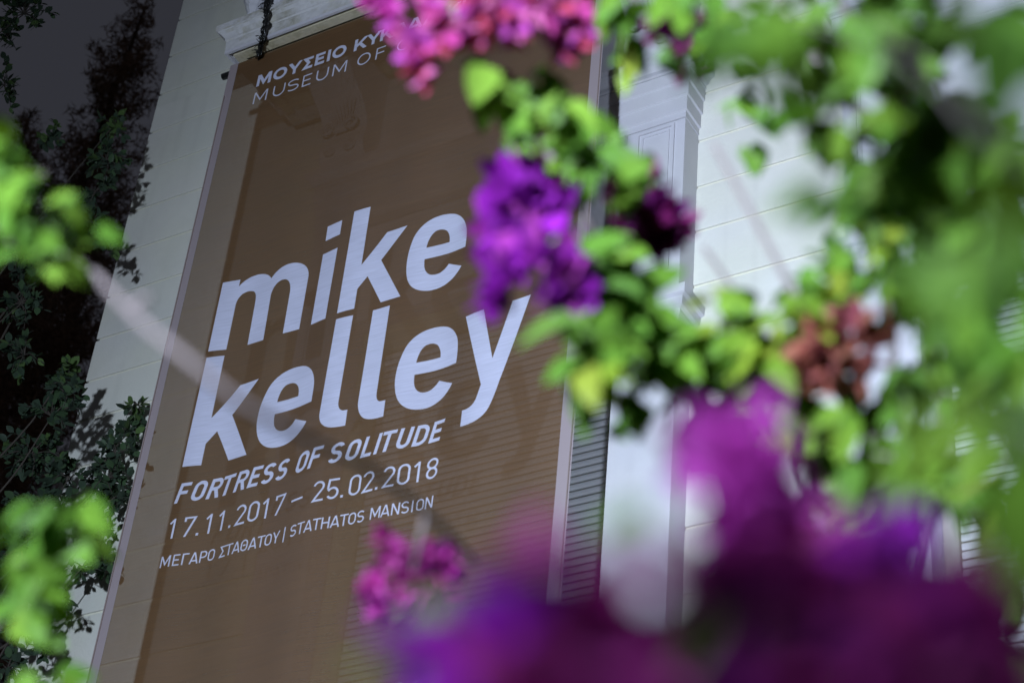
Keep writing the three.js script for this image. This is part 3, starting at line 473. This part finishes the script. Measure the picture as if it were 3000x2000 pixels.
// px, py, half width, half height, depth, half depth, leaves, tone, size
vine('lime green bougainvillea branch, its bare stem crossing the banner to a magenta flower', groundUnder(-500, 1500, 2.21), 201, {
  stems: [[[groundUnder(-500, 1500, 2.21), [-520, 1300, 2.24], [-350, 900, 2.24], [-60, 720, 2.47], [120, 710, 2.54], [240, 775, 2.41], [320, 850, 1.8], [420, 950, 1.6], [560, 1080, 1.55], [800, 1245, 1.58], [1010, 1330, 1.75], [1250, 1500, 2.05], [1390, 1645, 2.29]], 0.0046, 0.0037], [[[385, 925, 1.90], [400, 890, 1.90], [440, 870, 1.90]], 0.0044, 0.0033], [[[-60, 720, 2.47], [40, 600, 2.44], [130, 500, 2.42]], 0.0022, 0.0017], [[[1250, 1500, 2.29], [1230, 1590, 2.30], [1210, 1690, 2.34]], 0.0044, 0.0033]],
  leaves: [[30, 400, 40, 50, 2.21, 0.07, 6, 'green', 0.84], [60, 520, 90, 60, 2.26, 0.10, 12, 'green', 0.84], [190, 640, 110, 90, 2.29, 0.10, 20, 'green', 0.84], [90, 680, 110, 90, 2.29, 0.13, 16, 'green', 0.84], [20, 640, 40, 90, 2.34, 0.07, 6, 'green', 0.84], [150, 760, 30, 50, 2.21, 0.04, 4, 'green', 0.84], [1160, 1785, 18, 18, 2.54, 0.03, 1, 'green', 0.58]],
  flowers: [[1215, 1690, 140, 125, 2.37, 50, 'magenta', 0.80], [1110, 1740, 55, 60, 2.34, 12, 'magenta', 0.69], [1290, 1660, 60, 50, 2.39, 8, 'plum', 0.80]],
});
vine('bougainvillea leaf spray in front of the corner tree, lower than the bare stem', groundUnder(-400, 2600, 2.21), 202, {
  stems: [[[groundUnder(-400, 2600, 2.21), [-300, 2300, 2.21], [-60, 1900, 2.42], [80, 1700, 2.42], [180, 1540, 2.42], [250, 1470, 2.41]], 0.0033, 0.0022], [[[80, 1700, 2.41], [150, 1850, 2.42], [210, 1990, 2.42]], 0.0028, 0.0022]],
  leaves: [[260, 1480, 50, 60, 2.29, 0.05, 5, 'green', 1.06], [110, 1500, 60, 45, 2.31, 0.05, 6, 'green', 1.06], [30, 1530, 30, 50, 2.34, 0.04, 4, 'green', 1.03], [200, 1590, 70, 90, 2.31, 0.08, 9, 'green', 1.06], [100, 1690, 90, 90, 2.31, 0.10, 13, 'green', 1.03], [60, 1800, 60, 60, 2.34, 0.08, 6, 'green', 1.03], [160, 1980, 70, 40, 2.21, 0.05, 5, 'green', 1.03], [230, 1530, 30, 30, 2.31, 0.04, 3, 'green', 1.03]],
});
vine('bougainvillea branch with violet flower head and lime leaves over the banner edge', groundUnder(1900, 2900, 2.99), 203, {
  stems: [[[groundUnder(1900, 2900, 2.99), [2000, 2500, 2.93], [2150, 1800, 2.86], [2080, 1300, 2.79], [1900, 950, 2.73], [1780, 760, 2.65], [1690, 600, 2.63], [1600, 430, 2.63], [1540, 330, 2.65], [1480, 210, 2.68]], 0.0099, 0.0055], [[[1690, 600, 2.63], [1580, 640, 2.55], [1510, 690, 2.52]], 0.0044, 0.0033], [[[1780, 760, 2.65], [1860, 680, 2.70]], 0.0044, 0.0033], [[[2060, 720, 2.60], [2130, 820, 2.60], [2200, 920, 2.60], [2300, 1100, 2.67]], 0.0033, 0.0033]],
  leaves: [[1510, 290, 40, 50, 2.42, 0.05, 5, 'green', 1.12], [1640, 320, 60, 60, 2.39, 0.05, 7, 'green', 1.18], [1720, 430, 65, 60, 2.39, 0.05, 8, 'green', 1.18], [1850, 490, 75, 50, 2.42, 0.05, 7, 'green', 1.18], [1420, 195, 10, 10, 2.42, 0.03, 1, 'green', 1.46], [1700, 900, 70, 90, 2.14, 0.07, 10, 'green', 1.06], [1820, 990, 90, 60, 2.14, 0.07, 9, 'green', 1.06], [1720, 1060, 40, 70, 2.14, 0.05, 6, 'young', 1.06], [1425, 195, 12, 12, 2.63, 0.01, 1, 'green', 1.25], [1500, 275, 40, 45, 2.63, 0.07, 9, 'green', 0.96], [1595, 215, 20, 20, 2.63, 0.03, 4, 'green', 0.96], [1500, 390, 20, 30, 2.63, 0.03, 4, 'green', 0.96], [1640, 310, 55, 60, 2.63, 0.08, 11, 'green', 0.96], [1700, 380, 60, 60, 2.63, 0.08, 14, 'green', 0.96], [1660, 480, 25, 40, 2.63, 0.04, 5, 'green', 0.96], [1730, 510, 45, 60, 2.63, 0.07, 10, 'green', 0.96], [1860, 490, 70, 60, 2.63, 0.08, 15, 'green', 0.96], [1820, 400, 30, 25, 2.63, 0.04, 4, 'green', 0.96],
    [1650, 740, 60, 90, 2.29, 0.08, 15, 'green', 0.96], [1740, 800, 70, 80, 2.35, 0.09, 18, 'green', 0.96], [1830, 790, 50, 90, 2.35, 0.08, 15, 'green', 0.96], [1780, 930, 80, 80, 2.35, 0.09, 19, 'green', 0.96], [1860, 900, 80, 70, 2.35, 0.10, 15, 'green', 0.96], [1900, 1010, 110, 70, 2.35, 0.10, 24, 'green', 0.96], [1760, 1080, 35, 90, 2.27, 0.05, 10, 'young', 0.96], [1745, 1140, 30, 30, 2.22, 0.03, 5, 'young', 1.06], [1900, 1070, 60, 30, 2.32, 0.05, 6, 'green', 0.96], [1860, 1180, 50, 60, 2.40, 0.05, 6, 'green', 0.96], [1980, 990, 50, 70, 2.35, 0.07, 10, 'green', 0.96], [1800, 1220, 40, 60, 2.35, 0.04, 4, 'green', 0.96]],
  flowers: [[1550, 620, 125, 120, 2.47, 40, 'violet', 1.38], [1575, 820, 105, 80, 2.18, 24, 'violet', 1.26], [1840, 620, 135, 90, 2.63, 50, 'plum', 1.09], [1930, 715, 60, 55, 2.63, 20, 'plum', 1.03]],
});
vine('pink bougainvillea flower mass hanging over the top of the banner', groundUnder(2300, 2900, 3.25), 204, {
  stems: [[[groundUnder(2300, 2900, 3.25), [2500, 2400, 3.19], [2750, 1400, 2.99], [2600, 300, 2.79], [2200, -300, 2.67], [1800, -150, 2.60], [1500, -20, 2.57], [1300, 60, 2.56]], 0.0121, 0.0044], [[[1800, -150, 2.60], [1850, -30, 2.57], [1900, 60, 2.57]], 0.0055, 0.0033]],
  leaves: [[1830, 20, 60, 70, 2.52, 0.05, 10, 'green', 1.10], [1960, -10, 60, 40, 2.54, 0.05, 6, 'green', 1.10], [1850, 140, 35, 40, 2.57, 0.04, 5, 'young', 0.95], [1290, 10, 50, 30, 2.67, 0.04, 4, 'green', 0.95], [1450, 230, 60, 40, 2.70, 0.04, 5, 'green', 0.95], [1950, 120, 50, 50, 2.67, 0.04, 4, 'green', 0.95]],
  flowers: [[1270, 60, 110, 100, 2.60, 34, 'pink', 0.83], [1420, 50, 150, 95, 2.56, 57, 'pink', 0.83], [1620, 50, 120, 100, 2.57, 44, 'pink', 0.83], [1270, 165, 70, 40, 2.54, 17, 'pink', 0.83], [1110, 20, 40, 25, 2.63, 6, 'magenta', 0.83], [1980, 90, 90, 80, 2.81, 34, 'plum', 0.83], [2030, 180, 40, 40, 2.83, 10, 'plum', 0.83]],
});
vine('dense shaded bougainvillea foliage above the salmon flowers, with a few flowers coloured dark for shade', groundUnder(3700, 2600, 2.47), 205, {
  stems: [[[groundUnder(3700, 2600, 2.47), [3600, 2300, 2.47], [3300, 1300, 2.47], [2950, 700, 2.44], [2600, 400, 2.47], [2400, 200, 2.54], [2250, -80, 2.60]], 0.0154, 0.0066], [[[2950, 700, 2.44], [2700, 250, 2.47], [2650, -60, 2.50]], 0.0088, 0.0044], [[[2090, 420, 2.47], [2200, 620, 2.44], [2310, 830, 2.42], [2400, 1000, 2.42]], 0.0033, 0.0044]],
  leaves: [[2150, 60, 120, 90, 2.76, 0.16, 23, 'green', 0.91], [2240, 110, 20, 60, 2.63, 0.04, 6, 'green', 0.91], [2180, 260, 60, 60, 2.76, 0.10, 10, 'green', 0.91], [2250, 340, 60, 40, 2.63, 0.05, 7, 'green', 0.91], [2200, 440, 40, 60, 2.76, 0.07, 7, 'green', 0.91], [2400, 90, 160, 90, 2.56, 0.18, 38, 'green', 0.91], [2440, 220, 80, 70, 2.43, 0.08, 13, 'green', 0.91], [2530, 210, 60, 60, 2.43, 0.07, 8, 'green', 0.91], [2600, 60, 140, 110, 2.50, 0.18, 36, 'green', 0.91], [2640, 140, 30, 50, 2.37, 0.04, 3, 'green', 0.91], [2700, 330, 130, 130, 2.50, 0.18, 44, 'green', 0.91], [2560, 420, 110, 80, 2.50, 0.16, 26, 'green', 0.91], [2440, 400, 50, 30, 2.37, 0.04, 3, 'green', 0.91], [2760, 520, 140, 100, 2.43, 0.16, 36, 'green', 0.91], [2880, 60, 110, 40, 2.37, 0.07, 10, 'green', 0.91], [2880, 420, 100, 110, 2.24, 0.10, 21, 'green', 0.91]],
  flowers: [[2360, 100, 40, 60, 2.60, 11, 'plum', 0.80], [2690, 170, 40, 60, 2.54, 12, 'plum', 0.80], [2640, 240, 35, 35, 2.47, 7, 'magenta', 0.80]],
});
vine('lime bougainvillea sprays beside the window pilaster with faded salmon flowers', groundUnder(3400, 2700, 2.47), 208, {
  stems: [[[groundUnder(3400, 2700, 2.47), [3300, 2400, 2.47], [3050, 1600, 2.47], [2700, 1450, 2.44], [2560, 1300, 2.42], [2450, 1150, 2.42], [2300, 1000, 2.42], [2150, 960, 2.39]], 0.0132, 0.0044], [[[2560, 1300, 2.42], [2620, 1000, 2.44], [2560, 700, 2.42], [2480, 620, 2.39]], 0.0066, 0.0033], [[[3050, 1600, 2.47], [2960, 1300, 2.47], [2850, 950, 2.47]], 0.0077, 0.0044], [[[2300, 1000, 2.42], [2220, 1150, 2.39], [2110, 1210, 2.37]], 0.0044, 0.0033]],
  leaves: [[2650, 640, 140, 80, 2.54, 0.16, 25, 'green', 0.90], [2530, 640, 40, 60, 2.41, 0.05, 8, 'young', 0.90], [2600, 700, 40, 60, 2.41, 0.05, 8, 'young', 0.90], [2470, 720, 60, 70, 2.47, 0.08, 11, 'green', 0.90], [2430, 790, 70, 60, 2.47, 0.08, 12, 'green', 0.90], [2510, 800, 60, 50, 2.41, 0.07, 9, 'young', 0.90], [2620, 800, 60, 70, 2.47, 0.08, 11, 'green', 0.90], [2720, 740, 60, 60, 2.47, 0.08, 9, 'green', 0.90], [2470, 1120, 50, 50, 2.47, 0.05, 6, 'green', 0.90], [2620, 900, 80, 70, 2.54, 0.09, 13, 'green', 0.90], [2680, 1060, 90, 90, 2.47, 0.09, 19, 'green', 0.90], [2590, 1180, 90, 80, 2.54, 0.09, 15, 'green', 0.90], [2850, 900, 90, 110, 2.54, 0.10, 19, 'green', 0.90], [2900, 1080, 80, 60, 2.47, 0.07, 11, 'green', 0.90], [2550, 1330, 110, 70, 2.41, 0.09, 21, 'green', 0.90], [2620, 1410, 90, 70, 2.41, 0.08, 16, 'green', 0.90], [2680, 1280, 60, 80, 2.44, 0.07, 12, 'green', 0.90], [2520, 1450, 60, 60, 2.44, 0.07, 9, 'green', 0.90], [2440, 1330, 50, 60, 2.47, 0.07, 8, 'green', 0.90], [2610, 1520, 80, 50, 2.47, 0.07, 11, 'green', 0.90], [2760, 1420, 40, 60, 2.47, 0.05, 6, 'green', 0.90], [2850, 1480, 50, 50, 2.47, 0.05, 6, 'green', 0.90], [2960, 1500, 30, 110, 2.34, 0.05, 8, 'green', 0.90], [2930, 1690, 35, 70, 2.41, 0.04, 6, 'green', 0.90], [2890, 1880, 70, 90, 2.41, 0.07, 11, 'green', 0.90], [2980, 1930, 40, 70, 2.41, 0.05, 8, 'green', 0.90], [2870, 1760, 30, 50, 2.41, 0.04, 2, 'green', 0.90]],
  flowers: [[2470, 1010, 85, 60, 2.34, 26, 'faded', 1.09], [2390, 1080, 55, 45, 2.37, 13, 'faded', 1.03], [2680, 905, 45, 45, 2.47, 10, 'faded', 0.92]],
});
vine('yellow green bougainvillea sprigs in front of the pilaster beside the salmon flowers', groundUnder(2500, 2900, 2.73), 209, {
  stems: [[[groundUnder(2500, 2900, 2.73), [2480, 2500, 2.73], [2420, 1700, 2.60], [2320, 1300, 2.47], [2220, 1080, 2.42], [2130, 960, 2.39]], 0.0066, 0.0033], [[[2320, 1300, 2.47], [2200, 1230, 2.42], [2090, 1190, 2.39]], 0.0044, 0.0022]],
  leaves: [[2100, 880, 60, 50, 2.45, 0.06, 9, 'young', 0.95], [2200, 1010, 80, 60, 2.4, 0.06, 14, 'young', 0.95], [2060, 1180, 60, 60, 2.4, 0.06, 10, 'young', 0.95], [2320, 1200, 80, 60, 2.4, 0.06, 13, 'green', 0.95], [2420, 900, 70, 60, 2.4, 0.06, 12, 'young', 0.9], [2480, 1420, 90, 80, 2.4, 0.06, 15, 'green', 0.95], [2620, 1500, 90, 60, 2.4, 0.06, 14, 'green', 0.95], [2420, 1290, 60, 50, 2.4, 0.05, 8, 'young', 0.95], [2130, 1010, 60, 90, 2.41, 0.08, 25, 'young', 0.99], [2200, 920, 40, 40, 2.41, 0.04, 8, 'young', 0.99], [2310, 940, 40, 50, 2.41, 0.04, 11, 'young', 0.99], [2290, 1060, 60, 50, 2.47, 0.07, 17, 'green', 0.99], [2100, 1190, 50, 45, 2.41, 0.04, 11, 'green', 1.10], [2230, 1230, 70, 60, 2.41, 0.07, 17, 'young', 1.10], [2380, 1190, 80, 60, 2.54, 0.08, 23, 'green', 0.99], [2040, 930, 60, 60, 2.47, 0.08, 8, 'green', 0.95], [2060, 1090, 60, 60, 2.47, 0.08, 8, 'young', 0.95], [2180, 1120, 60, 50, 2.44, 0.07, 7, 'green', 0.95], [2330, 860, 60, 50, 2.47, 0.08, 8, 'green', 0.90], [2400, 1380, 60, 60, 2.44, 0.07, 7, 'green', 0.95]],
});
vine('bougainvillea sprays hanging over the slatted shutter beyond the salmon flowers', groundUnder(3600, 2900, 2.21), 210, {
  stems: [[[groundUnder(3600, 2900, 2.21), [3500, 2500, 2.21], [3200, 1700, 2.15], [2950, 1350, 2.08], [2800, 1050, 2.11], [2700, 850, 2.16]], 0.0088, 0.0033], [[[2950, 1350, 2.08], [2750, 1350, 2.15], [2560, 1330, 2.21]], 0.0044, 0.0022], [[[3200, 1700, 2.15], [3000, 1800, 2.02], [2900, 1900, 1.95]], 0.0044, 0.0022]],
  leaves: [[2800, 930, 120, 110, 2.08, 0.13, 16, 'green', 0.95], [2920, 1130, 90, 130, 1.95, 0.13, 15, 'green', 0.95], [2700, 1120, 110, 90, 2.18, 0.10, 16, 'green', 0.90], [2600, 1340, 140, 90, 2.24, 0.10, 24, 'green', 0.90], [2680, 1450, 100, 80, 2.21, 0.08, 14, 'green', 0.90], [2840, 1420, 70, 60, 2.08, 0.07, 8, 'green', 0.95], [2950, 1400, 60, 120, 1.82, 0.08, 9, 'young', 1.01], [2960, 1640, 50, 120, 1.95, 0.07, 9, 'green', 0.95], [2880, 1760, 60, 70, 1.95, 0.07, 7, 'green', 0.90], [2940, 1900, 80, 90, 1.95, 0.08, 12, 'green', 1.01], [2480, 1230, 80, 70, 2.24, 0.07, 10, 'green', 0.90], [2540, 1520, 80, 50, 2.21, 0.07, 9, 'green', 0.90], [2860, 700, 120, 90, 2.08, 0.10, 12, 'green', 0.95], [2780, 1250, 50, 60, 2.11, 0.05, 4, 'green', 0.90]],
});
vine('shaded bougainvillea thicket screening the wall above the slatted shutter', groundUnder(3900, 2700, 2.0), 211, {
  stems: [[[groundUnder(3900, 2700, 2.0), [3800, 2300, 2.0], [3400, 1200, 1.95], [3050, 650, 1.9], [2800, 450, 1.9], [2600, 250, 1.95], [2500, 0, 2.0]], 0.010, 0.004], [[[3050, 650, 1.9], [2800, 640, 1.85], [2560, 580, 1.85]], 0.005, 0.002], [[[3400, 1200, 1.95], [3050, 900, 1.85], [2860, 820, 1.8]], 0.005, 0.002]],
  shadeLeaves: [[2640, 380, 340, 300, 2.1, 950], [2450, 60, 280, 130, 2.3, 420], [2900, 600, 160, 300, 1.8, 300]],
  leaves: [[2620, 540, 170, 90, 1.8, 0.15, 40, 'green', 0.95], [2780, 340, 130, 120, 1.8, 0.15, 36, 'green', 0.95], [2560, 70, 220, 90, 1.9, 0.15, 38, 'green', 0.95], [2450, 330, 110, 80, 1.9, 0.1, 14, 'green', 0.9], [2860, 640, 120, 110, 1.7, 0.12, 30, 'green', 0.95], [2930, 850, 80, 120, 1.6, 0.1, 20, 'green', 0.95], [2900, 470, 100, 80, 1.6, 0.1, 16, 'green', 0.9], [2270, 90, 110, 70, 2.0, 0.1, 16, 'green', 0.9], [2730, 760, 90, 70, 1.8, 0.1, 14, 'green', 0.9], [2900, 60, 110, 60, 1.7, 0.1, 14, 'green', 0.95], [2960, 1020, 60, 90, 1.5, 0.08, 10, 'green', 0.95], [2830, 1010, 70, 80, 1.7, 0.08, 10, 'green', 0.9]],
});
vine('large strongly blurred bougainvillea leaves hanging in front of the leafy sprays', groundUnder(3900, 2400, 0.75), 206, {
  stems: [[[groundUnder(3900, 2400, 0.75), [3700, 2200, 0.75], [3400, 1500, 0.8], [3200, 900, 0.82], [2950, 500, 0.86], [2650, 150, 0.95], [2300, 20, 1.0]], 0.0016, 0.001], [[[3400, 1500, 0.72], [3150, 1350, 0.7], [3000, 1230, 0.7]], 0.004, 0.003]],
  leaves: [[2990, 380, 40, 60, 0.62, 0.02, 2, 'green', 1.1], [2990, 600, 40, 110, 0.62, 0.03, 2, 'green', 1.1], [3040, 760, 60, 90, 0.62, 0.02, 2, 'green', 1.1], [2950, 1200, 60, 60, 0.72, 0.02, 2, 'young', 1.1], [3030, 1330, 60, 60, 0.7, 0.02, 2, 'green', 1], [2240, 50, 120, 60, 1.0, 0.1, 8, 'green', 0.9], [2380, 560, 70, 50, 1.0, 0.05, 3, 'green', 0.7], [2700, 760, 120, 80, 0.95, 0.1, 8, 'green', 0.8], [2960, 640, 60, 110, 0.8, 0.06, 2, 'green', 0.9], [2900, 60, 110, 60, 0.9, 0.05, 6, 'green', 0.9], [2930, 1900, 80, 90, 0.95, 0.05, 7, 'green', 0.9], [2960, 1450, 40, 100, 0.95, 0.05, 4, 'green', 0.9]],
});
vine('purple bougainvillea flowers close to the lens below the window pilaster', groundUnder(2300, 3300, 0.95), 207, {
  stems: [[[groundUnder(2300, 3300, 0.95), [2350, 2900, 0.9], [2250, 2400, 0.75], [2050, 2050, 0.68]], 0.006, 0.004], [[[2250, 2400, 0.85], [2260, 1900, 0.98], [2220, 1550, 1.02], [2200, 1350, 1.04]], 0.004, 0.002], [[[2250, 2400, 0.85], [2600, 2000, 0.95], [2750, 1780, 1.0]], 0.004, 0.002]],
  leaves: [[2100, 1770, 20, 20, 0.62, 0.01, 1, 'young', 0.8], [2500, 1960, 90, 40, 0.75, 0.02, 2, 'green'], [1300, 1790, 60, 50, 0.9, 0.02, 3, 'green', 0.7], [1260, 1900, 70, 60, 0.85, 0.02, 3, 'green', 0.7], [1905, 1510, 15, 15, 0.8, 0.01, 1, 'green', 0.6]],
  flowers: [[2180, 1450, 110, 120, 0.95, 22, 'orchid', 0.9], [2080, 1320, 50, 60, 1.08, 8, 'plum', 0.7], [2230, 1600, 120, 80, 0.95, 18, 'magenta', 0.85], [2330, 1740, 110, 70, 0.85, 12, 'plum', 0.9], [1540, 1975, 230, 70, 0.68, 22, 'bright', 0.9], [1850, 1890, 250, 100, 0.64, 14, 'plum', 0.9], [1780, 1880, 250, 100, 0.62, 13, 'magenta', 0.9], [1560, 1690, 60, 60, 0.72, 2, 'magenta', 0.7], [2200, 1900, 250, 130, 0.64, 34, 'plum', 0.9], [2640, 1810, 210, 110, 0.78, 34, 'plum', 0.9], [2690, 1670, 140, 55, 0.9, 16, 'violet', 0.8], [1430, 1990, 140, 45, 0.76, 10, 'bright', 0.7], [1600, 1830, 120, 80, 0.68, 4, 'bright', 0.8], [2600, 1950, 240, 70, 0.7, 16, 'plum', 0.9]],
});
renderer.render(scene, camera);
